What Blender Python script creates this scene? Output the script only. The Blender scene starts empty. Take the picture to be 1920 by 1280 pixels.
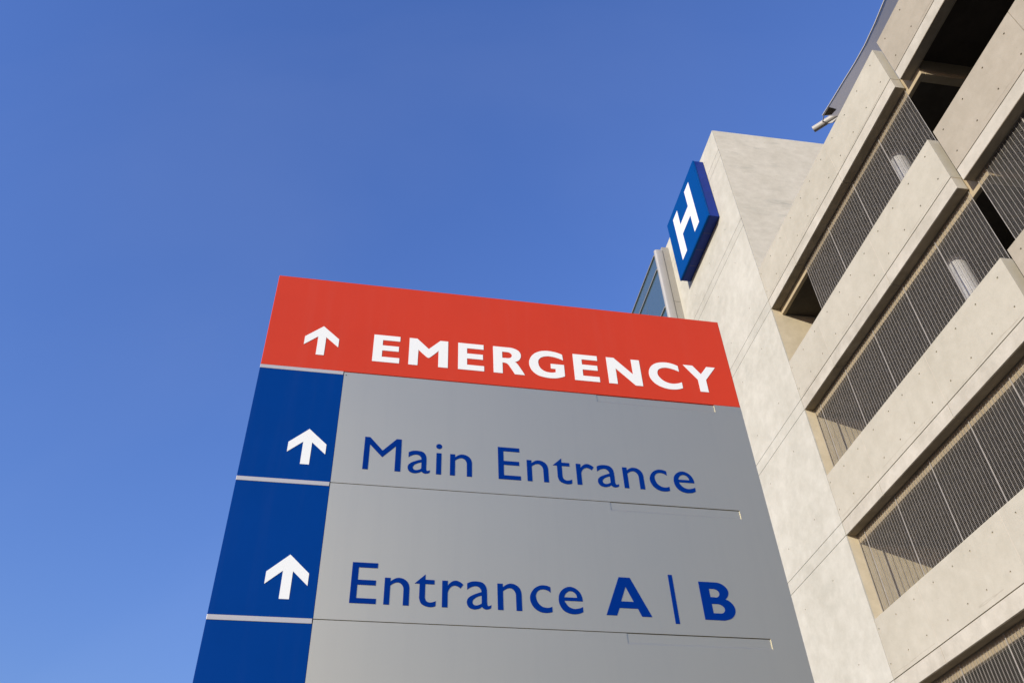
import bpy, bmesh, math, random
from mathutils import Vector, Matrix
from mathutils.geometry import tessellate_polygon

random.seed(11)
sc = bpy.context.scene
COL = sc.collection
R = math.radians

# ------------------------------------------------------------------ camera
CAM_H = 1.6
PITCH, ROLL = 0.7266, -0.0465
cam = bpy.data.cameras.new('camera')
cam.sensor_width = 36.0
cam.lens = 1.5797 / 1.92 * 36.0
cam.clip_start = 0.05
cam.clip_end = 5000
cam_o = bpy.data.objects.new('camera', cam)
COL.objects.link(cam_o)
cp, sp, cr, sr = math.cos(PITCH), math.sin(PITCH), math.cos(ROLL), math.sin(ROLL)
r0, u0, f0 = Vector((1, 0, 0)), Vector((0, -sp, cp)), Vector((0, cp, sp))
rv = cr * r0 + sr * u0
uv = -sr * r0 + cr * u0
cam_o.matrix_world = Matrix(((rv.x, uv.x, -f0.x, 0), (rv.y, uv.y, -f0.y, 0), (rv.z, uv.z, -f0.z, CAM_H), (0, 0, 0, 1)))
sc.camera = cam_o

# ------------------------------------------------------------------ light
FAC = 1.7617                                   # azimuth the facade runs in
d_ = Vector((math.cos(FAC), math.sin(FAC), 0))  # along the facade, away from the camera
n_ = Vector((-math.sin(FAC), math.cos(FAC), 0)) # out of the facade
travel = (d_ * 0.62 - n_ * 1.0 + Vector((0, 0, -0.335))).normalized()
to_sun = -travel
elev = math.asin(to_sun.z)
world = bpy.data.worlds.new('World')
sc.world = world
world.use_nodes = True
wn = world.node_tree
wn.nodes.clear()
sky = wn.nodes.new('ShaderNodeTexSky')
sky.sky_type = 'NISHITA'
sky.sun_disc = False
sky.sun_elevation = elev
sky.sun_rotation = math.atan2(to_sun.x, to_sun.y)
sky.altitude = 0
sky.air_density = 2.0
sky.dust_density = 0.7
sky.ozone_density = 8.0
bg = wn.nodes.new('ShaderNodeBackground')
bg.inputs['Strength'].default_value = 0.15
wo = wn.nodes.new('ShaderNodeOutputWorld')
tint = wn.nodes.new('ShaderNodeVectorMath')        # one white balance for the whole sky
tint.operation = 'MULTIPLY'
tint.inputs[1].default_value = (1.04, 0.87, 1.25)
wn.links.new(sky.outputs['Color'], tint.inputs[0])
# very thin high cirrus all over the sky
wtc = wn.nodes.new('ShaderNodeTexCoord')
wmp = wn.nodes.new('ShaderNodeMapping')
wmp.inputs['Rotation'].default_value = (0.4, 0.5, 0.9)
wmp.inputs['Scale'].default_value = (0.9, 2.6, 1.3)
wno = wn.nodes.new('ShaderNodeTexNoise')
wno.inputs['Scale'].default_value = 1.25
wno.inputs['Detail'].default_value = 5.0
wno.inputs['Roughness'].default_value = 0.5
wno.inputs['Distortion'].default_value = 0.4
wra = wn.nodes.new('ShaderNodeMapRange')
wra.inputs[1].default_value = 0.46; wra.inputs[2].default_value = 0.80
wra.inputs[3].default_value = 0.0; wra.inputs[4].default_value = 0.03
wmi = wn.nodes.new('ShaderNodeMix'); wmi.data_type = 'RGBA'
wmi.inputs[7].default_value = (4.6, 4.9, 5.6, 1)
wn.links.new(wtc.outputs['Generated'], wmp.inputs['Vector'])
wn.links.new(wmp.outputs['Vector'], wno.inputs['Vector'])
wn.links.new(wno.outputs['Fac'], wra.inputs[0])
wn.links.new(wra.outputs[0], wmi.inputs[0])
wn.links.new(tint.outputs[0], wmi.inputs[6])
wn.links.new(wmi.outputs[2], bg.inputs['Color'])
wn.links.new(bg.outputs['Background'], wo.inputs['Surface'])
sun = bpy.data.lights.new('sun', 'SUN')
sun.energy = 3.7
sun.angle = R(0.53)
sun.color = (1.0, 0.915, 0.775)
sun_o = bpy.data.objects.new('sun', sun)
COL.objects.link(sun_o)
sun_o.rotation_euler = travel.to_track_quat('-Z', 'Y').to_euler()
sun_o.location = to_sun * 60

sc.view_settings.view_transform = 'Standard'
sc.view_settings.look = 'None'
sc.view_settings.exposure = 0.5
sc.view_settings.gamma = 1.0
sc.view_settings.use_curve_mapping = False

# ------------------------------------------------------------------ materials
def new_mat(name):
    m = bpy.data.materials.new(name)
    m.use_nodes = True
    nt = m.node_tree
    b = nt.nodes['Principled BSDF']
    return m, nt, b

def N(nt, kind, **kw):
    n = nt.nodes.new(kind)
    for k, v in kw.items():
        if k in n.inputs:
            n.inputs[k].default_value = v
        else:
            setattr(n, k, v)
    return n

def rgb(c):
    return (c[0], c[1], c[2], 1.0)

def concrete(name, base, blotch=0.10, stretch=(1, 1, 1), streak=0.0, rough=0.85, bump=0.25, tint=(0.97, 0.96, 0.92), big=0.35, pits=0.35, streak_sc=(0.5, 0.5, 3.2)):
    m, nt, b = new_mat(name)
    L = nt.links.new
    tc = N(nt, 'ShaderNodeTexCoord')
    mp = N(nt, 'ShaderNodeMapping')
    mp.inputs['Scale'].default_value = stretch
    L(tc.outputs['Object'], mp.inputs['Vector'])
    n1 = N(nt, 'ShaderNodeTexNoise', Scale=big, Detail=6.0, Roughness=0.6)
    L(mp.outputs['Vector'], n1.inputs['Vector'])
    r1 = N(nt, 'ShaderNodeValToRGB')
    r1.color_ramp.elements[0].position = 0.32
    r1.color_ramp.elements[1].position = 0.72
    L(n1.outputs['Fac'], r1.inputs['Fac'])
    n2 = N(nt, 'ShaderNodeTexNoise', Scale=3.1, Detail=8.0, Roughness=0.68)
    L(mp.outputs['Vector'], n2.inputs['Vector'])
    r2 = N(nt, 'ShaderNodeValToRGB')
    r2.color_ramp.elements[0].position = 0.40
    r2.color_ramp.elements[1].position = 0.70
    L(n2.outputs['Fac'], r2.inputs['Fac'])
    n3 = N(nt, 'ShaderNodeTexNoise', Scale=60.0, Detail=3.0, Roughness=0.7)
    L(tc.outputs['Object'], n3.inputs['Vector'])
    dark = tuple(base[i] * (1 - blotch * 1.6) * tint[i] for i in range(3))
    lite = tuple(min(1, base[i] * (1 + blotch * 0.6)) for i in range(3))
    mx = N(nt, 'ShaderNodeMix', data_type='RGBA')
    mx.inputs[6].default_value = rgb(dark)
    mx.inputs[7].default_value = rgb(lite)
    ad = N(nt, 'ShaderNodeMath', operation='MULTIPLY_ADD')
    L(r1.outputs['Color'], ad.inputs[0]); ad.inputs[1].default_value = 0.55
    m2 = N(nt, 'ShaderNodeMath', operation='MULTIPLY')
    L(r2.outputs['Color'], m2.inputs[0]); m2.inputs[1].default_value = 0.45
    L(m2.outputs[0], ad.inputs[2])
    L(ad.outputs[0], mx.inputs[0])
    col = mx.outputs[2]
    # fine grain
    g = N(nt, 'ShaderNodeMix', data_type='RGBA', blend_type='MULTIPLY')
    g.inputs[0].default_value = 0.30
    L(col, g.inputs[6])
    gr = N(nt, 'ShaderNodeMapRange')
    gr.inputs[1].default_value = 0.3; gr.inputs[2].default_value = 0.7
    gr.inputs[3].default_value = 0.86; gr.inputs[4].default_value = 1.1
    L(n3.outputs['Fac'], gr.inputs[0])
    L(gr.outputs[0], g.inputs[7])
    col = g.outputs[2]
    # air pits
    if pits > 0:
        vo = N(nt, 'ShaderNodeTexVoronoi', Scale=9.0)
        vo.inputs['Randomness'].default_value = 1.0
        L(tc.outputs['Object'], vo.inputs['Vector'])
        ls = N(nt, 'ShaderNodeMath', operation='LESS_THAN')
        L(vo.outputs['Distance'], ls.inputs[0]); ls.inputs[1].default_value = 0.075
        sel = N(nt, 'ShaderNodeSeparateColor')
        L(vo.outputs['Color'], sel.inputs[0])
        ls2 = N(nt, 'ShaderNodeMath', operation='LESS_THAN')
        L(sel.outputs[0], ls2.inputs[0]); ls2.inputs[1].default_value = 0.42
        mm = N(nt, 'ShaderNodeMath', operation='MULTIPLY')
        L(ls.outputs[0], mm.inputs[0]); L(ls2.outputs[0], mm.inputs[1])
        mp2 = N(nt, 'ShaderNodeMath', operation='MULTIPLY')
        L(mm.outputs[0], mp2.inputs[0]); mp2.inputs[1].default_value = pits
        pm = N(nt, 'ShaderNodeMix', data_type='RGBA')
        L(mp2.outputs[0], pm.inputs[0]); L(col, pm.inputs[6])
        pm.inputs[7].default_value = rgb(tuple(x * 0.55 for x in base))
        col = pm.outputs[2]
    if streak > 0:
        ms = N(nt, 'ShaderNodeMapping')
        ms.inputs['Scale'].default_value = streak_sc
        L(tc.outputs['Object'], ms.inputs['Vector'])
        ns = N(nt, 'ShaderNodeTexNoise', Scale=1.6, Detail=9.0, Roughness=0.72, Distortion=0.35)
        L(ms.outputs['Vector'], ns.inputs['Vector'])
        rs = N(nt, 'ShaderNodeValToRGB')
        rs.color_ramp.elements[0].position = 0.56
        rs.color_ramp.elements[1].position = 0.74
        L(ns.outputs['Fac'], rs.inputs['Fac'])
        nk = N(nt, 'ShaderNodeTexNoise', Scale=0.55, Detail=2.0, Roughness=0.5)
        L(tc.outputs['Object'], nk.inputs['Vector'])
        rk = N(nt, 'ShaderNodeMapRange')
        rk.inputs[1].default_value = 0.38; rk.inputs[2].default_value = 0.62
        rk.inputs[3].default_value = 0.15; rk.inputs[4].default_value = 1.25
        L(nk.outputs['Fac'], rk.inputs[0])
        fk = N(nt, 'ShaderNodeMath', operation='MULTIPLY')
        L(rs.outputs['Color'], fk.inputs[0]); L(rk.outputs[0], fk.inputs[1])
        fm = N(nt, 'ShaderNodeMath', operation='MULTIPLY'); fm.use_clamp = True
        L(fk.outputs[0], fm.inputs[0]); fm.inputs[1].default_value = streak
        sm = N(nt, 'ShaderNodeMix', data_type='RGBA')
        L(fm.outputs[0], sm.inputs[0]); L(col, sm.inputs[6])
        sm.inputs[7].default_value = rgb((base[0] * 0.52, base[1] * 0.55, base[2] * 0.55))
        col = sm.outputs[2]
    # slight difference from pour to pour
    oi = N(nt, 'ShaderNodeObjectInfo')
    om = N(nt, 'ShaderNodeMapRange')
    om.inputs[3].default_value = 0.965; om.inputs[4].default_value = 1.03
    L(oi.outputs['Random'], om.inputs[0])
    vm = N(nt, 'ShaderNodeVectorMath', operation='SCALE')
    L(col, vm.inputs[0]); L(om.outputs[0], vm.inputs['Scale'])
    L(vm.outputs[0], b.inputs['Base Color'])
    b.inputs['Roughness'].default_value = rough
    b.inputs['Specular IOR Level'].default_value = 0.25
    bp = N(nt, 'ShaderNodeBump', Strength=bump, Distance=0.01)
    mh = N(nt, 'ShaderNodeMath', operation='ADD')
    L(n2.outputs['Fac'], mh.inputs[0]); L(n3.outputs['Fac'], mh.inputs[1])
    L(mh.outputs[0], bp.inputs['Height'])
    L(bp.outputs['Normal'], b.inputs['Normal'])
    return m

def plain(name, base, rough=0.5, metal=0.0, spec=0.5, var=0.0, vscale=3.0, bump=0.0, bscale=80.0, coat=0.0, runs=0.0):
    m, nt, b = new_mat(name)
    L = nt.links.new
    b.inputs['Base Color'].default_value = rgb(base)
    b.inputs['Roughness'].default_value = rough
    b.inputs['Metallic'].default_value = metal
    b.inputs['Specular IOR Level'].default_value = spec
    b.inputs['Coat Weight'].default_value = coat
    tc = N(nt, 'ShaderNodeTexCoord')
    if var > 0:
        n = N(nt, 'ShaderNodeTexNoise', Scale=vscale, Detail=6.0, Roughness=0.65)
        L(tc.outputs['Object'], n.inputs['Vector'])
        mr = N(nt, 'ShaderNodeMapRange')
        mr.inputs[1].default_value = 0.3; mr.inputs[2].default_value = 0.7
        mr.inputs[3].default_value = 1 - var; mr.inputs[4].default_value = 1 + var
        L(n.outputs['Fac'], mr.inputs[0])
        rg = N(nt, 'ShaderNodeRGB'); rg.outputs[0].default_value = rgb(base)
        vm = N(nt, 'ShaderNodeVectorMath', operation='SCALE')
        L(rg.outputs[0], vm.inputs[0]); L(mr.outputs[0], vm.inputs['Scale'])
        L(vm.outputs[0], b.inputs['Base Color'])
        m3 = N(nt, 'ShaderNodeMapRange')
        m3.inputs[1].default_value = 0.3; m3.inputs[2].default_value = 0.7
        m3.inputs[3].default_value = max(0.03, rough - min(0.06, var)); m3.inputs[4].default_value = min(1, rough + min(0.06, var))
        L(n.outputs['Fac'], m3.inputs[0]); L(m3.outputs[0], b.inputs['Roughness'])
        if runs > 0:
            mpr = N(nt, 'ShaderNodeMapping'); mpr.inputs['Scale'].default_value = (16.0, 16.0, 0.9)
            L(tc.outputs['Object'], mpr.inputs['Vector'])
            nr = N(nt, 'ShaderNodeTexNoise', Scale=1.0, Detail=7.0, Roughness=0.7)
            L(mpr.outputs['Vector'], nr.inputs['Vector'])
            mrr = N(nt, 'ShaderNodeMapRange')
            mrr.inputs[1].default_value = 0.50; mrr.inputs[2].default_value = 0.80
            mrr.inputs[3].default_value = 0.0; mrr.inputs[4].default_value = runs
            L(nr.outputs['Fac'], mrr.inputs[0])
            ns = N(nt, 'ShaderNodeTexNoise', Scale=420.0, Detail=1.0)
            L(tc.outputs['Object'], ns.inputs['Vector'])
            msp = N(nt, 'ShaderNodeMapRange')
            msp.inputs[1].default_value = 0.66; msp.inputs[2].default_value = 0.76
            msp.inputs[3].default_value = 0.0; msp.inputs[4].default_value = runs * 2.0
            L(ns.outputs['Fac'], msp.inputs[0])
            mad = N(nt, 'ShaderNodeMath', operation='ADD'); mad.use_clamp = True
            L(mrr.outputs[0], mad.inputs[0]); L(msp.outputs[0], mad.inputs[1])
            dm = N(nt, 'ShaderNodeMix', data_type='RGBA')
            L(mad.outputs[0], dm.inputs[0]); L(vm.outputs[0], dm.inputs[6])
            dm.inputs[7].default_value = rgb((0.36, 0.33, 0.28))
            L(dm.outputs[2], b.inputs['Base Color'])
    if bump > 0:
        nb = N(nt, 'ShaderNodeTexNoise', Scale=bscale, Detail=3.0)
        L(tc.outputs['Object'], nb.inputs['Vector'])
        bp = N(nt, 'ShaderNodeBump', Strength=bump, Distance=0.002)
        L(nb.outputs['Fac'], bp.inputs['Height'])
        L(bp.outputs['Normal'], b.inputs['Normal'])
    return m

M = {}
M['tower'] = concrete('tower_concrete', (0.54, 0.524, 0.452), blotch=0.13, streak=0.38, streak_sc=(0.8, 0.8, 0.9), big=0.5, pits=0.2)
M['tower_side'] = concrete('board_marked_concrete', (0.68, 0.635, 0.515), blotch=0.12, streak=0.85, streak_sc=(0.3, 0.3, 1.7), big=0.6, pits=0.15, stretch=(1, 1, 1.8))
M['return'] = concrete('tower_return_concrete', (0.66, 0.575, 0.405), blotch=0.12, streak=0.25, streak_sc=(0.8, 0.8, 1.2), big=0.5, pits=0.15)
M['joint'] = concrete('joint_mortar', (0.56, 0.51, 0.43), blotch=0.12, big=2.0, pits=0.0)
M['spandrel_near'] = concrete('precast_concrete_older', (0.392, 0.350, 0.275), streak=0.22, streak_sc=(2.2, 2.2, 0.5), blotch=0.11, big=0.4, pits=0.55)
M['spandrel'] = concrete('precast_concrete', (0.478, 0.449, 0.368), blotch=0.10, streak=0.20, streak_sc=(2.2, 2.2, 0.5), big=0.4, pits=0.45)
M['band'] = concrete('slab_edge_concrete', (0.525, 0.49, 0.41), blotch=0.16, streak=0.32, streak_sc=(2.0, 2.0, 1.0), big=0.9, pits=0.25)
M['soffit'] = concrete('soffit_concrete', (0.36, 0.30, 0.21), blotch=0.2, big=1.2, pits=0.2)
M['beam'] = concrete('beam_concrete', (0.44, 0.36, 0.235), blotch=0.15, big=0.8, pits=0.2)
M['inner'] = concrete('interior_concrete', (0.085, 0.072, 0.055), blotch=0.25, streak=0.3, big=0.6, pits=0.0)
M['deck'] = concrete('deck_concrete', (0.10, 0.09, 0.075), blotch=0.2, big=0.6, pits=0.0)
M['pipe'] = plain('painted_column', (0.46, 0.46, 0.45), rough=0.6, var=0.06)
M['steel'] = plain('galvanised_wire', (0.33, 0.305, 0.265), rough=0.65, metal=0.15, var=0.12, vscale=5)
M['frame_metal'] = plain('grey_painted_metal', (0.37, 0.36, 0.335), rough=0.5, metal=0.1, var=0.05, vscale=2)
M['mullion'] = plain('mullion_metal', (0.27, 0.27, 0.235), rough=0.5, metal=0.3)
M['plate'] = plain('weathered_plate', (0.13, 0.105, 0.07), rough=0.7, var=0.2)
M['clad'] = plain('grey_cladding', (0.31, 0.295, 0.255), rough=0.6, var=0.07, vscale=2)
M['canopy'] = plain('membrane_fabric', (0.66, 0.60, 0.50), rough=0.7, var=0.07, vscale=1.5)
_m = M['canopy']; _nt = _m.node_tree
_b = _nt.nodes['Principled BSDF']; _o = _nt.nodes['Material Output']
_t = _nt.nodes.new('ShaderNodeBsdfTranslucent'); _t.inputs['Color'].default_value = (0.62, 0.57, 0.50, 1)
_x = _nt.nodes.new('ShaderNodeMixShader'); _x.inputs[0].default_value = 0.45
_nt.links.new(_b.outputs[0], _x.inputs[1]); _nt.links.new(_t.outputs[0], _x.inputs[2]); _nt.links.new(_x.outputs[0], _o.inputs['Surface'])
M['tube'] = plain('white_painted_tube', (0.36, 0.345, 0.31), rough=0.5, var=0.08)
M['sign_red'] = plain('red_vinyl', (0.585, 0.047, 0.017), rough=0.45, spec=0.18, var=0.035, runs=0.03, vscale=1.5, bump=0.05)
M['sign_blue'] = plain('blue_vinyl', (0.0003, 0.041, 0.225), rough=0.5, spec=0.03, var=0.05, runs=0.012, vscale=1.5, bump=0.05)
M['sign_white'] = plain('white_vinyl', (0.86, 0.88, 0.83), rough=0.5, spec=0.3)
M['sign_navy'] = plain('navy_vinyl', (0.0004, 0.026, 0.20), rough=0.5, spec=0.03)
M['sign_grey'] = plain('silver_paint', (0.645, 0.603, 0.455), rough=0.55, metal=0.95, spec=0.5, var=0.010, runs=0.07, vscale=0.8, bump=0.03, bscale=260)
M['sign_strip'] = plain('bare_aluminium', (0.53, 0.51, 0.475), rough=0.5, metal=0.35, var=0.04)
M['sign_core'] = plain('sign_cabinet', (0.10, 0.10, 0.10), rough=0.6)
M['h_blue'] = plain('blue_sign_face', (0.0003, 0.055, 0.235), rough=0.45, spec=0.05, var=0.03)
M['h_side'] = plain('blue_sign_return', (0.008, 0.028, 0.20), rough=0.45, spec=0.15, var=0.12, vscale=2)
M['h_white'] = plain('white_sign_letter', (0.80, 0.78, 0.76), rough=0.4)
m, nt, b = new_mat('bay_glass')
b.inputs['Base Color'].default_value = (0.065, 0.11, 0.135, 1)
b.inputs['Roughness'].default_value = 0.03
b.inputs['Specular IOR Level'].default_value = 0.9
b.inputs['IOR'].default_value = 2.0
M['glass'] = m
M['ground'] = concrete('pavement_concrete', (0.15, 0.14, 0.12), blotch=0.15, big=0.3, pits=0.0)
M['asphalt'] = concrete('asphalt', (0.05, 0.05, 0.05), blotch=0.2, big=0.5, pits=0.0)

# ------------------------------------------------------------------ helpers
def link(name, me, mat, parent=None):
    o = bpy.data.objects.new(name, me)
    COL.objects.link(o)
    if mat is not None and not me.materials:
        me.materials.append(mat)
    if parent is not None:
        o.parent = parent
    return o

def empty(name, loc=(0, 0, 0), rz=0.0):
    o = bpy.data.objects.new(name, None)
    o.empty_display_size = 0.3
    COL.objects.link(o)
    o.location = loc
    o.rotation_euler = (0, 0, rz)
    return o

def tag(o, label, cat, group=None):
    o['label'] = label
    o['category'] = cat
    if group:
        o['group'] = group
    return o

class MB:
    def __init__(s):
        s.v = []; s.f = []
    def box(s, x0, x1, y0, y1, z0, z1):
        i = len(s.v)
        s.v += [(x0, y0, z0), (x1, y0, z0), (x1, y1, z0), (x0, y1, z0), (x0, y0, z1), (x1, y0, z1), (x1, y1, z1), (x0, y1, z1)]
        s.f += [(i, i + 3, i + 2, i + 1), (i + 4, i + 5, i + 6, i + 7), (i, i + 1, i + 5, i + 4), (i + 1, i + 2, i + 6, i + 5), (i + 2, i + 3, i + 7, i + 6), (i + 3, i, i + 4, i + 7)]
        return s
    def tube(s, a, b, r, seg=20, cap=True, r2=None):
        a = Vector(a); b = Vector(b)
        r2 = r if r2 is None else r2
        t = (b - a).normalized()
        x = t.orthogonal().normalized(); y = t.cross(x)
        i = len(s.v)
        for k in range(seg):
            q = 2 * math.pi * k / seg
            o = x * math.cos(q) + y * math.sin(q)
            s.v.append(tuple(a + o * r)); s.v.append(tuple(b + o * r2))
        for k in range(seg):
            j = (k + 1) % seg
            s.f.append((i + 2 * k, i + 2 * j, i + 2 * j + 1, i + 2 * k + 1))
        if cap:
            s.f.append(tuple(i + 2 * k for k in reversed(range(seg))))
            s.f.append(tuple(i + 2 * k + 1 for k in range(seg)))
        return s
    def face(s, pts):
        i = len(s.v)
        s.v += [tuple(p) for p in pts]
        s.f.append(tuple(range(i, i + len(pts))))
        return s
    def build(s, name, mat, parent=None, bevel=0.0, smooth=False):
        me = bpy.data.meshes.new(name)
        me.from_pydata(s.v, [], s.f)
        me.update()
        if bevel > 0:
            bm = bmesh.new(); bm.from_mesh(me)
            bmesh.ops.bevel(bm, geom=list(bm.edges), offset=bevel, segments=2, affect='EDGES', profile=0.5)
            bm.to_mesh(me); bm.free()
        if smooth:
            for p in me.polygons:
                p.use_smooth = True
            try:
                me.set_sharp_from_angle(angle=R(40))
            except Exception:
                pass
        return link(name, me, mat, parent)

def holed_slab(u0, u1, z0, z1, front, backw, holes, r=0.017, depth=0.03, axis='y', wav=0.0):
    """A slab whose front face (towards +y) carries real round tie-rod holes."""
    mb = MB()
    outer = [(u0, z0), (u1, z0), (u1, z1), (u0, z1)]
    loops = [outer]
    seg = 10
    for (hu, hz) in holes:
        loops.append([(hu + r * math.cos(-2 * math.pi * k / seg), hz + r * math.sin(-2 * math.pi * k / seg)) for k in range(seg)])
    polys = [[Vector((p[0], p[1], 0)) for p in lp] for lp in loops]
    flat = [p for lp in polys for p in lp]
    tris = tessellate_polygon(polys)
    def P(x, y, z):
        return (x, y, z) if axis == 'y' else (y, x, z)
    base = len(mb.v)
    mb.v += [P(p.x, front, p.y) for p in flat]
    for t in tris:
        a, b_, c = (flat[t[0]], flat[t[1]], flat[t[2]])
        ar = (b_.x - a.x) * (c.y - a.y) - (b_.y - a.y) * (c.x - a.x)
        t = tuple(t) if ar < 0 else (t[0], t[2], t[1])
        if axis != 'y':
            t = (t[0], t[2], t[1])
        mb.f.append(tuple(base + k for k in t))
    sgn = -1
    for lp in loops[1:]:
        cx = sum(p[0] for p in lp) / seg; cz = sum(p[1] for p in lp) / seg
        dd = depth if backw < front else -depth
        i = len(mb.v)
        mb.v += [P(p[0], front, p[1]) for p in lp]
        mb.v += [P(cx + (p[0] - cx) * 0.7, front - dd, cz + (p[1] - cz) * 0.7) for p in lp]
        for k in range(seg):
            j = (k + 1) % seg
            mb.f.append((i + k, i + j, i + seg + j, i + seg + k))
        mb.f.append(tuple(i + seg + k for k in range(seg)))
    # sides and back
    i = len(mb.v)
    mb.v += [P(p[0], front, p[1]) for p in outer] + [P(p[0], backw, p[1]) for p in outer]
    for k in range(4):
        j = (k + 1) % 4
        mb.f.append((i + k, i + j, i + 4 + j, i + 4 + k))
    mb.f.append((i + 4, i + 5, i + 6, i + 7))
    return mb

def fix_normals(o):
    bm = bmesh.new(); bm.from_mesh(o.data)
    bmesh.ops.remove_doubles(bm, verts=bm.verts, dist=1e-5)
    bmesh.ops.recalc_face_normals(bm, faces=bm.faces)
    bm.to_mesh(o.data); bm.free()

# ------------------------------------------------------------------ setting
FO = -9.0 * n_                                   # foot of the facade
def loc_to_world(u, w, z=0.0):
    return d_ * u + n_ * (w - 9.0) + Vector((0, 0, z))

g = MB(); g.face([(-1500, -1500, -0.16), (1500, -1500, -0.16), (1500, 1500, -0.16), (-1500, 1500, -0.16)])
go = g.build('road', M['asphalt']); go['kind'] = 'structure'
# paved plaza between kerb and building: slabs as separate pieces near the camera
pav = MB(); pav.box(-14, 40, -40, 16, -0.155, -0.006)
po = pav.build('pavement', M['ground'])
po.location = FO; po.rotation_euler = (0, 0, FAC); po['kind'] = 'structure'

# ------------------------------------------------------------------ parking garage
garage = empty('parking_garage', FO, FAC)
tag(garage, 'pale concrete parking garage with open decks behind steel mesh', 'building')

STOREY = 3.04
GR = [3.62 + STOREY * k for k in range(5)]        # groove heights, ground = 0
UJ = 7.35                                         # expansion joint
A_U = 13.425                                      # where the stair tower begins
far_panels = [(7.35, 9.594), (9.604, 11.945), (11.955, A_U - 0.006)]
near_panels = [(4.99, 7.19), (2.62, 4.98), (0.25, 2.61), (-2.12, 0.24), (-4.5, -2.13)]
T = 0.205
for k, gz in enumerate(GR):
    top = gz + 1.065
    for (a, b_) in far_panels + near_panels:
        near = b_ < UJ
        off = -0.015 if near else -0.003
        hs = []
        x = a + 0.21
        step = 0.585
        if abs(a - 11.955) < 0.01:
            xs = [12.16, 12.76, 13.37]
        elif abs(a - 9.604) < 0.01:
            xs = [9.88, 10.47, 10.96, 11.54]
        elif abs(a - 7.35) < 0.01:
            xs = [7.58, 8.16, 8.73, 9.31]
        else:
            xs = [a + 0.25 + 0.585 * i for i in range(4)]
        for xx in xs:
            if a + 0.05 < xx < b_ - 0.03:
                hs.append((xx + random.uniform(-.006, .006), gz + 0.245 + random.uniform(-.008, .008)))
                hs.append((xx + random.uniform(-.006, .006), gz + 0.865 + random.uniform(-.008, .008)))
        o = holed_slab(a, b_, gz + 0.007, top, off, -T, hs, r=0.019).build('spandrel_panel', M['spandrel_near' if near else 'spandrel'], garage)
        fix_normals(o)
        # slab-edge band below the groove
        MB().box(a, b_, -T, off - 0.001, gz - 0.28, gz - 0.007).build('slab_edge_band', M['band'], garage, bevel=0.006)
        MB().box(a + 0.002, b_ - 0.002, -T + 0.012, -0.022, gz - 0.286, gz - 0.281).build('soffit_shade_strip', M['soffit'], garage)  # added strip; shade of the band's underside put into its darker colour
        MB().box(a + 0.002, b_ - 0.002, -T + 0.004, -0.028, gz - 0.0068, gz + 0.0068).build('groove_backing', M['beam'], garage)

    for ju in (9.599, 11.95):
        MB().box(ju - 0.0048, ju + 0.0048, -0.05, -0.0045 if ju > 7 else -0.016, gz + 0.008, top - 0.002).build('joint_seal', M['joint'], garage)
# wandering shrinkage cracks just above the grooves
M['crack'] = concrete('crack_dark_concrete', (0.33, 0.285, 0.22), blotch=0.15, big=2.0, pits=0.0)  # darker concrete tone of the crack lines themselves
for gz in GR:
    for (a, b_) in far_panels + near_panels[:2]:
        y = (-0.015 if b_ < UJ else -0.003) + 0.0006
        for rep in range(2):
            x = a + random.uniform(0.05, 0.9); x1 = min(b_ - 0.05, x + random.uniform(0.5, 1.6))
            z = gz + random.choice((0.05, 0.075, 0.10)); pts_t = []
            while x < x1:
                wd = random.uniform(0.0007, 0.0022)
                pts_t.append((x, z + wd, z - wd))
                x += random.uniform(0.02, 0.06); z += random.uniform(-0.006, 0.006)
                z = min(max(z, gz + 0.03), gz + 0.13)
            if len(pts_t) > 3:
                cm = MB()
                cm.v = [(p[0], y, p[1]) for p in pts_t] + [(p[0], y, p[2]) for p in pts_t]
                nn_ = len(pts_t)
                cm.f = [(i, i + 1, nn_ + i + 1, nn_ + i) for i in range(nn_ - 1)]
                cm.build('crack', M['crack'], garage)
# soffit linings between spandrel and edge beam, edge beams, decks
for k, gz in enumerate(GR):
    zs = gz - 0.28
    bot = zs - 0.165
    # edge beam stops short of the near bays where the ramp void begins
    MB().box(6.93, A_U - 0.004, -0.33, -0.243, bot, gz + 0.10).build('edge_beam', M['beam'], garage, bevel=0.010)
    MB().box(6.93, 7.10, -14.0, -0.332, bot, gz + 0.10).build('cross_beam', M['beam'], garage, bevel=0.010)
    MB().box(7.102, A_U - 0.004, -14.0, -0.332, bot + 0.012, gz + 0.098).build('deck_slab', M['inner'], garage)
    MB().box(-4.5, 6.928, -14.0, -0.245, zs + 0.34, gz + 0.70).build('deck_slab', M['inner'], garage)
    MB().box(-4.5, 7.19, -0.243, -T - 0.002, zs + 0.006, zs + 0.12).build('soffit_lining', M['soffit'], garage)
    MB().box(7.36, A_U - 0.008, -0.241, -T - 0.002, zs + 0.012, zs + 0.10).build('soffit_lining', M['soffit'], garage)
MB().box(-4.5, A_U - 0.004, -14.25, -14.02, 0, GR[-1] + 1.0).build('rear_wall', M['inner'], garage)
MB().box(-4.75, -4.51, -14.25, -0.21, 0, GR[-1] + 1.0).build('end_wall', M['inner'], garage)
# plinth of the ground floor
MB().box(-4.5, A_U - 0.006, -T, -0.004, -0.004, 0.95).build('plinth_wall', M['spandrel'], garage, bevel=0.008)
# round columns close behind the mesh
for cu in (8.73, 3.9, -0.8):
    c = MB().tube((cu, -0.72, 0.0), (cu, -0.72, GR[-1] - 0.30), 0.145, 28)
    c.build('round_column', M['pipe'], garage, smooth=True)

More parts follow.
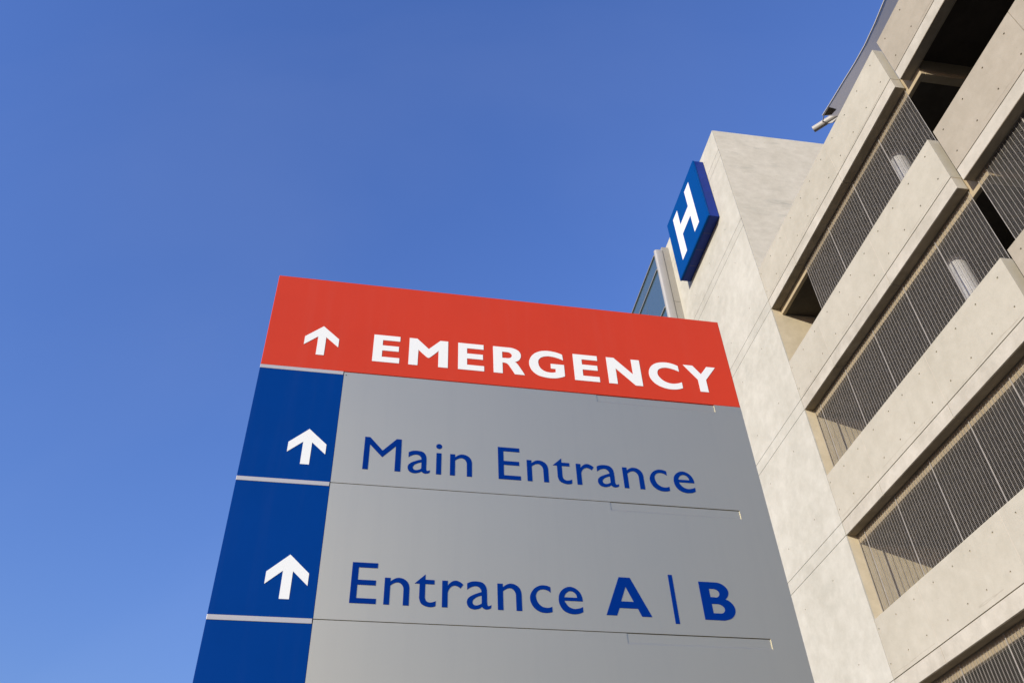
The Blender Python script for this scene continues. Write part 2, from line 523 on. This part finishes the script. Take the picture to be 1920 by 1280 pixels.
# steel mesh panels: one shared mesh of welded wires
def mesh_panel_data(width, height):
    mb = MB()
    nv = int(round(width / 0.079))
    for i in range(nv + 1):
        x = width * i / nv
        t = 0.0048 if i in (0, nv) else 0.0018
        mb.box(x - t, x + t, -0.003, 0.003, 0, height)
    nh = int(height / 0.0225)
    for j in range(nh + 1):
        z = height * j / nh
        mb.box(0, width, -0.0072, -0.0034, z - 0.0013, z + 0.0013)
    me = bpy.data.meshes.new('mesh_panel')
    me.from_pydata(mb.v, [], mb.f); me.update()
    me.materials.append(M['steel'])
    return me
MH = 1.93
cuts = [7.385, 8.475, 9.58, 10.765, 11.95, 13.14]
ncuts = [7.14, 5.95, 4.76, 3.57, 2.38, 1.19, 0.0, -1.19]
cache = {}
def add_mesh(u0, u1, gz):
    w = round(u1 - u0 - 0.012, 3)
    if w not in cache:
        cache[w] = mesh_panel_data(w, MH)
    o = link('mesh_panel', cache[w], None, garage)
    o.location = (u0 + 0.006, -0.222, gz - 0.285 - MH + 0.005 + random.uniform(-.004, .004))
    o['kind'] = 'stuff'
for k, gz in enumerate(GR):
    top_row = (k == len(GR) - 1)
    for i in range(len(cuts) - 1):
        if top_row and cuts[i] > 11.9:
            continue
        add_mesh(cuts[i], cuts[i + 1], gz)
    if not top_row:
        add_mesh(13.14, A_U - 0.01, gz)
        for i in range(len(ncuts) - 1):
            add_mesh(ncuts[i + 1], ncuts[i], gz)

# ------------------------------------------------------------------ stair tower
tower = empty('stair_tower', FO + d_ * 13.43, FAC)
tag(tower, 'tall pale concrete stair tower at the far end of the garage', 'building')
TX = 13.43
TOP = 21.32 + CAM_H
TE = 24.0
tgr = GR + [18.86, 21.95]
MB().box(0, TE - TX, -6.5, -0.03, 0, TOP - 0.001).build('tower_core', M['return'], tower)
zprev = 0.0
edges = []
for gz in tgr:
    edges.append((zprev, gz - 0.286, True))
    edges.append((gz - 0.274, gz - 0.006, False))
    zprev = gz + 0.006
edges.append((zprev, TOP, True))
for (z0, z1, big) in edges:
    hs = []
    if big:
        for gz in tgr:
            for hz in (gz + 0.58, gz - 0.78):
                if z0 + 0.1 < hz < z1 - 0.1:
                    for i in range(6):
                        hs.append((14.33 - TX + 1.315 * i + random.uniform(-.012, .012), hz + random.uniform(-.015, .015)))
    o = holed_slab(0.0, TE - TX, z0, z1, 0.0, -0.029, hs, r=0.018, depth=0.027).build('wall_panel' if big else 'wall_band', M['tower'], tower)
    fix_normals(o)
# board-marked side wall, with its own form-tie holes
hs = []
for zz in (22.55, 20.95, 19.35, 17.8):
    for ww in (-0.55, -1.6, -2.65, -3.7, -4.75):
        hs.append((ww + random.uniform(-.05, .05), zz + random.uniform(-.05, .05)))
sw = holed_slab(-6.5, -0.0302, 16.9, TOP - 0.003, -0.004, 0.002, hs, r=0.018, depth=0.0055, axis='x')
o = sw.build('side_wall', M['tower_side'], tower); fix_normals(o)

# glazed bay fixed to the far end of the tower
bay = empty('glazed_bay', FO + d_ * 17.95, FAC)
tag(bay, 'glazed bay in a grey metal frame beside the H sign', 'window bay')
BZ = CAM_H
for (c0, c1) in ((18.56, 21.11), (16.0, 18.55), (13.4, 15.99), (10.8, 13.39), (1.4, 10.79)):
    MB().box(0.03, 0.35, 0.002, 0.243, c0 + BZ, c1 + BZ).build('side_cladding', M['clad'], bay, bevel=0.004)
cap = MB()
prof = [(0.02, 0.245), (0.006, 0.256), (0.0, 0.28), (0.0, 0.36), (0.004, 0.44), (0.014, 0.478), (0.035, 0.502), (0.065, 0.513), (0.10, 0.515), (0.12, 0.515), (0.12, 0.245)]
z0, z1 = 3.0, 20.93 + BZ
for i in range(len(prof)):
    a = prof[i]; c = prof[(i + 1) % len(prof)]
    cap.face([(a[0], a[1], z0), (c[0], c[1], z0), (c[0], c[1], z1), (a[0], a[1], z1)])
cap.face([(p[0], p[1], z1) for p in prof])
o = cap.build('corner_post', M['frame_metal'], bay); fix_normals(o)
for p in o.data.polygons: p.use_smooth = True
o.data.set_sharp_from_angle(angle=R(35))
gz_levels = [20.74, 20.07, 18.36, 16.65, 14.94, 13.23, 11.5, 9.8, 8.1, 6.4, 4.7, 3.0, 1.4]
ucols = [0.12, 1.56, 3.0, 4.44, 5.9]
for i in range(len(gz_levels) - 1):
    for j in range(len(ucols) - 1):
        pane = MB().box(ucols[j] + 0.013, ucols[j + 1] - 0.013, 0.46, 0.505, gz_levels[i + 1] + BZ + 0.02, gz_levels[i] + BZ - 0.02)
        o = pane.build('pane', M['glass'], bay)
for zz in gz_levels:
    MB().box(0.12, 5.9, 0.44, 0.545, zz + BZ - 0.026, zz + BZ + 0.026).build('transom', M['mullion'], bay, bevel=0.004)
for uu in ucols[1:]:
    MB().box(uu - 0.0125, uu + 0.0125, 0.45, 0.498, 3.0, 20.71 + BZ).build('mullion', M['sign_core'], bay)
MB().box(0.36, 5.9, 0.004, 0.43, 3.0, 20.72 + BZ).build('bay_backing', M['sign_core'], bay)

# ------------------------------------------------------------------ H sign
hs_ = empty('hospital_sign', FO + d_ * 15.69, FAC)
hs_.location.z = 18.47 + CAM_H
tag(hs_, 'square blue box sign with a white letter H high on the tower', 'sign')
HW = 1.305
MB().box(-HW, HW, 0.012, 0.285, 0.0, 2.57).build('cabinet', M['h_side'], hs_, bevel=0.006)
MB().box(-HW - 0.008, HW + 0.008, 0.292, 0.352, -0.008, 2.578).build('retainer_frame', M['h_blue'], hs_, bevel=0.008)
MB().box(-HW + 0.02, HW - 0.02, 0.2855, 0.2915, 0.02, 2.55).build('shadow_gap', M['sign_core'], hs_)
MB().box(-HW + 0.03, HW - 0.03, 0.3525, 0.356, 0.03, 2.54).build('sign_face', M['h_blue'], hs_)
hm = MB()
cx = 15.69
pts = [(14.955, 0.385), (14.955, 2.255), (15.345, 2.255), (15.345, 1.575), (16.085, 1.575), (16.085, 2.255), (16.49, 2.255), (16.49, 0.385), (16.085, 0.385), (16.085, 1.14), (15.345, 1.14), (15.345, 0.385)]
def prism_xz(pts_loops, y0, y1):
    mb = MB()
    polys = [[Vector((p[0], p[1], 0)) for p in lp] for lp in pts_loops]
    flat = [p for lp in polys for p in lp]
    tr = tessellate_polygon(polys)
    nn = len(flat)
    mb.v = [(p.x, y0, p.y) for p in flat] + [(p.x, y1, p.y) for p in flat]
    for t in tr:
        mb.f.append(tuple(t)); mb.f.append(tuple(nn + k for k in reversed(t)))
    i = 0
    for lp in polys:
        for k in range(len(lp)):
            j = (k + 1) % len(lp)
            mb.f.append((i + k, i + j, nn + i + j, nn + i + k))
        i += len(lp)
    return mb
o = prism_xz([[(p[0] - cx, p[1]) for p in pts]], 0.3565, 0.360).build('letter', M['h_white'], hs_); fix_normals(o)
for q in (-0.65, 0.0, 0.65):      # seams in the sheet-metal bottom
    MB().box(q - 0.004, q + 0.004, 0.014, 0.284, -0.0025, 0.0025).build('seam', M['sign_core'], hs_)

# ------------------------------------------------------------------ shade canopy on the roof
can = empty('shade_canopy', FO + d_ * 7.0 + Vector((0, 0, GR[-1] + 0.7)), FAC)
tag(can, 'grey membrane canopy with a white tube above the garage parapet', 'canopy')
cz0 = GR[-1] + 0.7
edge = [(9.42, 16.12), (9.2, 16.07), (8.93, 16.01), (8.49, 15.94), (8.0, 15.885), (7.57, 15.865), (7.11, 15.88), (6.7, 15.93), (6.2, 16.0), (5.5, 16.12), (4.6, 16.3), (3.6, 16.5), (2.5, 16.7)]
fab = MB(); cols = 14
vv = []
for (u, z) in edge:
    for j in range(cols + 1):
        t = j / cols
        w = -0.15 - 4.2 * t
        uu = u + (0.0 if u < 8.9 else -(u - 8.9) * 0.25 * min(1, t * 2))
        zz = z + 0.55 * t - 0.35 * math.sin(math.pi * t) * 0.4 + 0.02 * math.sin(3.1 * u)
        vv.append((uu - 7.0, w, zz + CAM_H - cz0))
fab.v = vv
for i in range(len(edge) - 1):
    for j in range(cols):
        a = i * (cols + 1) + j
        fab.f.append((a, a + 1, a + cols + 2, a + cols + 1))
o = fab.build('membrane', M['canopy'], can, smooth=True)
hem = MB()
for i in range(len(edge) - 1):
    a = edge[i]; b_ = edge[i + 1]
    hem.tube((a[0] - 7, -0.15, a[1] + CAM_H - cz0 + 0.02 * math.sin(3.1 * a[0])), (b_[0] - 7, -0.15, b_[1] + CAM_H - cz0 + 0.02 * math.sin(3.1 * b_[0])), 0.014, 10, cap=False)
hem.build('hem_cable', M['pipe'], can, smooth=True)
# strut tube, bracket and corner plate
ta = Vector((9.86 - 7, -0.16, 16.2 + CAM_H - cz0)); tb = Vector((8.86 - 7, -0.99, 16.2 + CAM_H - cz0))
MB().tube(ta, tb, 0.076, 28).build('strut_tube', M['tube'], can, smooth=True)
MB().tube(tb, (tb.x, tb.y, 0), 0.07, 20).build('mast', M['tube'], can, smooth=True)
pd = (tb - ta).normalized()
pl = MB()
side = Vector((0.03, -0.035, -0.085))
for s_ in (0.0,):
    p0 = ta + pd * 0.30 + Vector((0, 0, -0.085)); p1 = ta + pd * 0.95 + Vector((0, 0, -0.085))
    for (dx) in (-0.008, 0.008):
        q = Vector((-pd.y, pd.x, 0)) * dx
        pl.v += [tuple(p0 + q), tuple(p1 + q), tuple(p1 + q + Vector((0, 0, -0.11))), tuple(p0 + pd * 0.12 + q + Vector((0, 0, -0.07)))]
pl.f = [(0, 1, 2, 3), (7, 6, 5, 4), (0, 4, 5, 1), (1, 5, 6, 2), (2, 6, 7, 3), (3, 7, 4, 0)]
pl.build('bracket_plate', M['tube'], can)
cpx = Vector((9.36 - 7, -0.17, 16.10 + CAM_H - cz0))
gp = MB()
for dz in (-0.035, -0.022):
    gp.v += [(cpx.x + 0.04, cpx.y + 0.01, cpx.z + dz), (cpx.x - 0.20, cpx.y + 0.01, cpx.z + dz - 0.035), (cpx.x - 0.16, cpx.y - 0.20, cpx.z + dz - 0.01), (cpx.x + 0.0, cpx.y - 0.16, cpx.z + dz + 0.01)]
gp.f = [(0, 1, 2, 3), (7, 6, 5, 4), (0, 4, 5, 1), (1, 5, 6, 2), (2, 6, 7, 3), (3, 7, 4, 0)]
gp.build('corner_plate', M['plate'], can)
MB().tube(cpx + Vector((0.02, 0, 0)), ta + pd * 0.22, 0.012, 10).build('turnbuckle', M['tube'], can, smooth=True)

# ------------------------------------------------------------------ wayfinding sign
SA = 0.2172
sd = Vector((math.cos(SA), math.sin(SA), 0)); sn = Vector((math.sin(SA), -math.cos(SA), 0))
SD = 2.4
XC = 0.5205
sign = empty('wayfinding_sign', -SD * sn + sd * XC, SA)
tag(sign, 'tall hospital direction sign with red EMERGENCY header and blue arrow column', 'sign')
XL, XR, XB, XF = -0.387, 1.428, -0.0935, 1.3175
rows = [2.411, 1.958, 1.494, 1.036, 0.576, 0.116, -0.344]     # heights above the camera
def X(x): return x - XC
def Z(z): return z + CAM_H
# cabinet behind the face sheets
MB().box(X(XL) + 0.004, X(XR) - 0.004, 0.012, 0.30, 0.12, Z(2.411) - 0.004).build('cabinet', M['sign_core'], sign, bevel=0.004)
MB().box(X(XL) + 0.10, X(XR) - 0.10, 0.06, 0.25, -0.006, 0.118).build('plinth', M['sign_core'], sign)
MB().box(X(XL), X(XL) + 0.0035, 0.0125, 0.30, 0.13, Z(2.411)).build('edge_trim', M['sign_strip'], sign)
MB().box(X(XR) - 0.0035, X(XR), 0.0125, 0.30, 0.13, Z(2.411)).build('edge_trim', M['sign_strip'], sign)
header = MB().box(X(XL), X(XR), 0.0, 0.012, Z(rows[1]) + 0.0008, Z(2.411)).build('header_panel', M['sign_red'], sign, bevel=0.0015)
text_panels = []; arrow_panels = []
LINE = 0.0026
STRIP = 0.0155
for i in range(1, len(rows)):
    zt = rows[i]
    zb = rows[i + 1] if i + 1 < len(rows) else 0.13 - CAM_H
    # gray frame stile piece to the right of the text panel
    # text panel with a shallow finger lip under its upper edge
    xl, xr = X(XB), X(XF)
    xp = X(0.846)
    zt_ = Z(zt) - LINE; zb_ = Z(zb) + (0.0 if i + 1 < len(rows) else 0.0)
    lip = 0.034; ramp = 0.007; dep = 0.0020
    xe = X(XR); zf = Z(zt)
    y0, y1 = 0.0, 0.0118
    za, zr = zt_ - lip, zt_ - lip + ramp
    mb = MB()
    mb.v = [(xl, y0, zb_), (xp, y0, zb_), (xr, y0, zb_), (xe, y0, zb_),            # 0-3 bottom edge
            (xl, y0, za), (xp, y0, za), (xr, y0, za), (xe, y0, za),                # 4-7 lower end of the lip
            (xl, y0, zt_), (xp, y0, zt_), (xr, y0, zf), (xe, y0, zf),              # 8-11 front top edge
            (xp, y0 + dep, zr), (xr, y0 + dep, zr), (xp, y0 + dep, zt_), (xr, y0 + dep, zt_),  # 12-15 lip floor
            (xl, y1, zb_), (xe, y1, zb_), (xe, y1, zf), (xr, y1, zf), (xr, y1, zt_), (xl, y1, zt_)]  # 16-21 back
    mb.f = [(0, 1, 5, 4), (1, 2, 6, 5), (2, 3, 7, 6), (4, 5, 9, 8), (6, 7, 11, 10),
            (5, 6, 13, 12), (12, 13, 15, 14), (5, 12, 14, 9), (6, 10, 19, 20, 15, 13),
            (8, 9, 14, 15, 20, 21), (10, 11, 18, 19), (0, 16, 17, 3, 2, 1), (3, 17, 18, 11, 7), (0, 4, 8, 21, 16), (16, 21, 20, 19, 18, 17)]
    tp = mb.build('text_panel', M['sign_grey'], sign)
    fix_normals(tp)
    text_panels.append(tp)
    # blue arrow panel and the bare strip above it
    st = MB().box(X(XL), X(XB) - 0.0025, -0.0012, 0.0114, Z(zt) - STRIP, Z(zt)).build('divider_strip', M['sign_strip'], sign, bevel=0.0008)
    ap = MB().box(X(XL), X(XB) - 0.0006, 0.0, 0.0119, Z(zb) + 0.0004, Z(zt) - STRIP - 0.0003).build('arrow_panel', M['sign_blue'], sign, bevel=0.0008)
    arrow_panels.append(ap)
# a rivet marks the first panel corner
MB().tube((X(XB) + 0.008, -0.0008, Z(rows[1]) - 0.016), (X(XB) + 0.008, 0.002, Z(rows[1]) - 0.016), 0.0022, 10).build('rivet', M['sign_core'], sign)

# --- lettering, outlines in millimetres; a third value marks a smooth point
GL = {
 'E': [[(0,131),(98,131),(98,107),(34,107),(34,81),(95,81),(95,56),(34,56),(34,25),(99,25),(99,0),(0,0)]],
 'M': [[(0,131),(29,131),(74,84),(117,131),(147,131),(147,0),(111,0),(111,80),(81,45,1),(74,40.5,1),(67,44,1),(35,77),(34,0),(0,0)]],
 'R': [[(0,131),(55,131),(84,127.5,1),(103,114,1),(108,92,1),(100,72,1),(84,61),(94,50,1),(120,0),(82,0),(63,36,1),(55,48,1),(44,52.5,1),(35,53),(35,0),(0,0)],[(35,107),(55,107),(68,102.5,1),(73,92,1),(68,81,1),(55,76.5),(35,76)]],
 'G': [[(134,121),(104,131,1),(70,133,1),(40,125,1),(16,106,1),(2,78,1),(1,52,1),(11,26,1),(33,6,1),(65,-2,1),(95,-2,1),(119,4,1),(138,13),(138,69),(85,69),(85,45),(103,45),(103,29),(84,25,1),(62,28,1),(44,42,1),(36.5,64,1),(39,84,1),(53,99,1),(77,106,1),(106,103,1),(136,92)]],
 'N': [[(0,131),(31,131),(102,55),(102,131),(136,131),(136,0),(107,0),(34,78),(34,0),(0,0)]],
 'C': [[(128,121),(99,132,1),(68,133,1),(36,124,1),(12,103,1),(1,74,1),(4,44,1),(23,17,1),(55,1,1),(94,-2,1),(131,9),(131,38),(103,28,1),(77,28,1),(52,41,1),(37,65,1),(39,86,1),(51,99,1),(73,106,1),(99,103,1),(129,92)]],
 'Y': [[(0,131),(40,131),(69,90),(99,131),(136,131),(85,62),(85,0),(51,0),(51,60)]],
 'Mr': [[(0,129),(17,129),(62,78),(107,129),(124,129),(125,0),(106,0),(105.5,100),(62,52),(18,100),(18,0),(0,0)]],
 'a': [[(1,60),(1,80),(15,86.5,1),(33,88,1),(50,84,1),(60,70,1),(62,50,1),(62,20,1),(64,11.5,1),(69,11,1),(75,14),(74,4.5),(65,0,1),(55,0,1),(46,7),(36,0.5,1),(20,-2,1),(6,4,1),(0,18,1),(3,31,1),(16,42,1),(45,54),(44,61,1),(38,69,1),(27,72.5,1),(14,69,1)],[(45.5,43),(31,37.5,1),(21,30,1),(17,20.5,1),(21,12.5,1),(32,11,1),(45.5,18)]],
 'i': [[(0.5,85),(17.5,85),(17.5,0),(0.5,0)]],
 'n': [[(0,85),(17,85),(17,73),(27,81.5,1),(40,86.5,1),(57,83.5,1),(70,72,1),(75,51),(75,0),(57.5,0),(57.5,46),(54,62,1),(43,71,1),(30,69.5,1),(17,60),(17,0),(0,0)]],
 'Er': [[(0,130),(76,130),(76,114),(19,114),(19,74),(73.5,74),(73.5,58),(19,58),(19,16),(77.5,16),(77.5,0),(0,0)]],
 't': [[(32,102),(32,85),(60,85),(60,71),(32,71),(32,32),(35,19,1),(43,13.5,1),(53,13.5,1),(65,18),(64.5,2.5),(52,-1.5,1),(37,0,1),(22,8,1),(15.5,23,1),(15,34),(15,71),(0,71.5)]],
 'r': [[(0,85),(17,85),(17,69),(28,82,1),(41,87,1),(54,83.5,1),(64.5,75),(56,62.5),(46,69,1),(36,70.5,1),(25,64,1),(18.5,52,1),(17,40),(17,0),(0,0)]],
 'c': [[(66,81.5),(51,86.5,1),(32,85,1),(13,73,1),(1,52,1),(1,32,1),(11,12.5,1),(29,0,1),(49,-2.5,1),(68,1.5),(68,18),(54,14,1),(38,16.5,1),(24,29,1),(18.5,48,1),(22,62,1),(33,71.5,1),(50,72.5,1),(66,64)]],
 'e': [[(76,40),(73.5,60,1),(63,76.5,1),(44,86,1),(25,83,1),(7,68,1),(0,47,1),(2.5,25,1),(15,6.5,1),(36,-2,1),(58,-1,1),(75,6),(75,22),(62,16.5,1),(46,14.5,1),(30,21,1),(20,34,1),(18,40)],[(18,51),(24,63.5,1),(35,71.5,1),(47,70.5,1),(56,63,1),(59,51)]],
 'A': [[(54,128),(91,128),(148,0),(115,0),(105,25),(45,25),(34,0),(0,0)],[(73,97),(94,47),(52.5,47)]],
 '|': [[(0,146),(14,146),(14,-18),(0,-18)]],
 'B': [[(0,128),(56,128),(81,122,1),(96,105,1),(95,87,1),(82,71),(98,62,1),(108,45,1),(106,26,1),(92,9,1),(70,1,1),(49,0),(0,0)],[(32,105),(47,105),(61,100,1),(65.5,89,1),(58,78,1),(45,76.5),(32,76.5)],[(32,54),(48,54),(65,50,1),(73.5,38,1),(67,26,1),(53,22.5),(32,22.5)]],
 'arrow': [[(62,141),(124,83),(124,44),(76.5,88),(76.5,0),(47.5,0),(47.5,88),(0,44),(0,83)]],
}
def smooth_loop(lp):
    n = len(lp); out = []
    for i in range(n):
        p1 = lp[i]; p2 = lp[(i + 1) % n]
        out.append((p1[0], p1[1]))
        if len(p1) > 2 or len(p2) > 2:
            a1 = Vector(p1[:2]); a2 = Vector(p2[:2])
            p0 = Vector(lp[i - 1][:2]); p3 = Vector(lp[(i + 2) % n][:2])
            L = (a2 - a1).length
            t1 = (a2 - p0).normalized() * L if len(p1) > 2 else None
            t2 = (p3 - a1).normalized() * L if len(p2) > 2 else None
            if t1 is None: t1 = 2 * (a2 - a1) - t2
            if t2 is None: t2 = 2 * (a2 - a1) - t1
            for k in range(1, 5):
                s = k / 5.0
                h = (2*s**3 - 3*s**2 + 1) * a1 + (s**3 - 2*s**2 + s) * t1 + (-2*s**3 + 3*s**2) * a2 + (s**3 - s**2) * t2
                out.append((h.x, h.y))
    return out
glyph_mesh = {}
def glyph(ch, mat, extra=None):
    key = (ch, mat)
    if key not in glyph_mesh:
        loops = [[(x / 1000, y / 1000) for x, y in smooth_loop(lp)] for lp in GL[ch]]
        mb = prism_xz(loops, -0.0011, -0.0002)
        if ch == 'i':
            dot = [[(0.009 + 0.0102 * math.cos(q * math.pi / 12), 0.1125 + 0.0102 * math.sin(q * math.pi / 12)) for q in range(24)]]
            m2 = prism_xz(dot, -0.0011, -0.0002)
            b0 = len(mb.v)
            mb.v += m2.v; mb.f += [tuple(b0 + k for k in f) for f in m2.f]
        me = bpy.data.meshes.new('letter')
        me.from_pydata(mb.v, [], mb.f)
        bm = bmesh.new(); bm.from_mesh(me)
        bmesh.ops.recalc_face_normals(bm, faces=bm.faces)
        bm.to_mesh(me); bm.free()
        me.materials.append(M[mat])
        glyph_mesh[key] = me
    return glyph_mesh[key]
def put(ch, x, z, mat, parent, name='letter'):
    o = link(name, glyph(ch, mat), None, parent)
    o.location = (X(x / 1000.0), 0, Z(z / 1000.0))
    return o
for ch, x in zip('EMERGENCY', (0, 133, 318.5, 453.5, 592.5, 769.5, 905, 1073.5, 1225)):
    put(ch, x, 2019.0, 'sign_white', header)
for ch, x in (('Mr', 3), ('a', 152), ('i', 247), ('n', 294.5), ('Er', 461), ('n', 561.5), ('t', 654), ('r', 737.3), ('a', 812), ('n', 906.3), ('c', 1004), ('e', 1093)):
    put(ch, x, 1552.5, 'sign_navy', text_panels[0])
for ch, x in (('Er', 3), ('n', 102.7), ('t', 193), ('r', 276.8), ('a', 352.5), ('n', 447.4), ('c', 549), ('e', 639.6), ('A', 788), ('|', 1010), ('B', 1111)):
    put(ch, x, 1088.5, 'sign_navy', text_panels[1])
put('arrow', -251, 2025, 'sign_white', header, 'arrow')
put('arrow', -246, 1554, 'sign_white', arrow_panels[0], 'arrow')
put('arrow', -246, 1090.5, 'sign_white', arrow_panels[1], 'arrow')
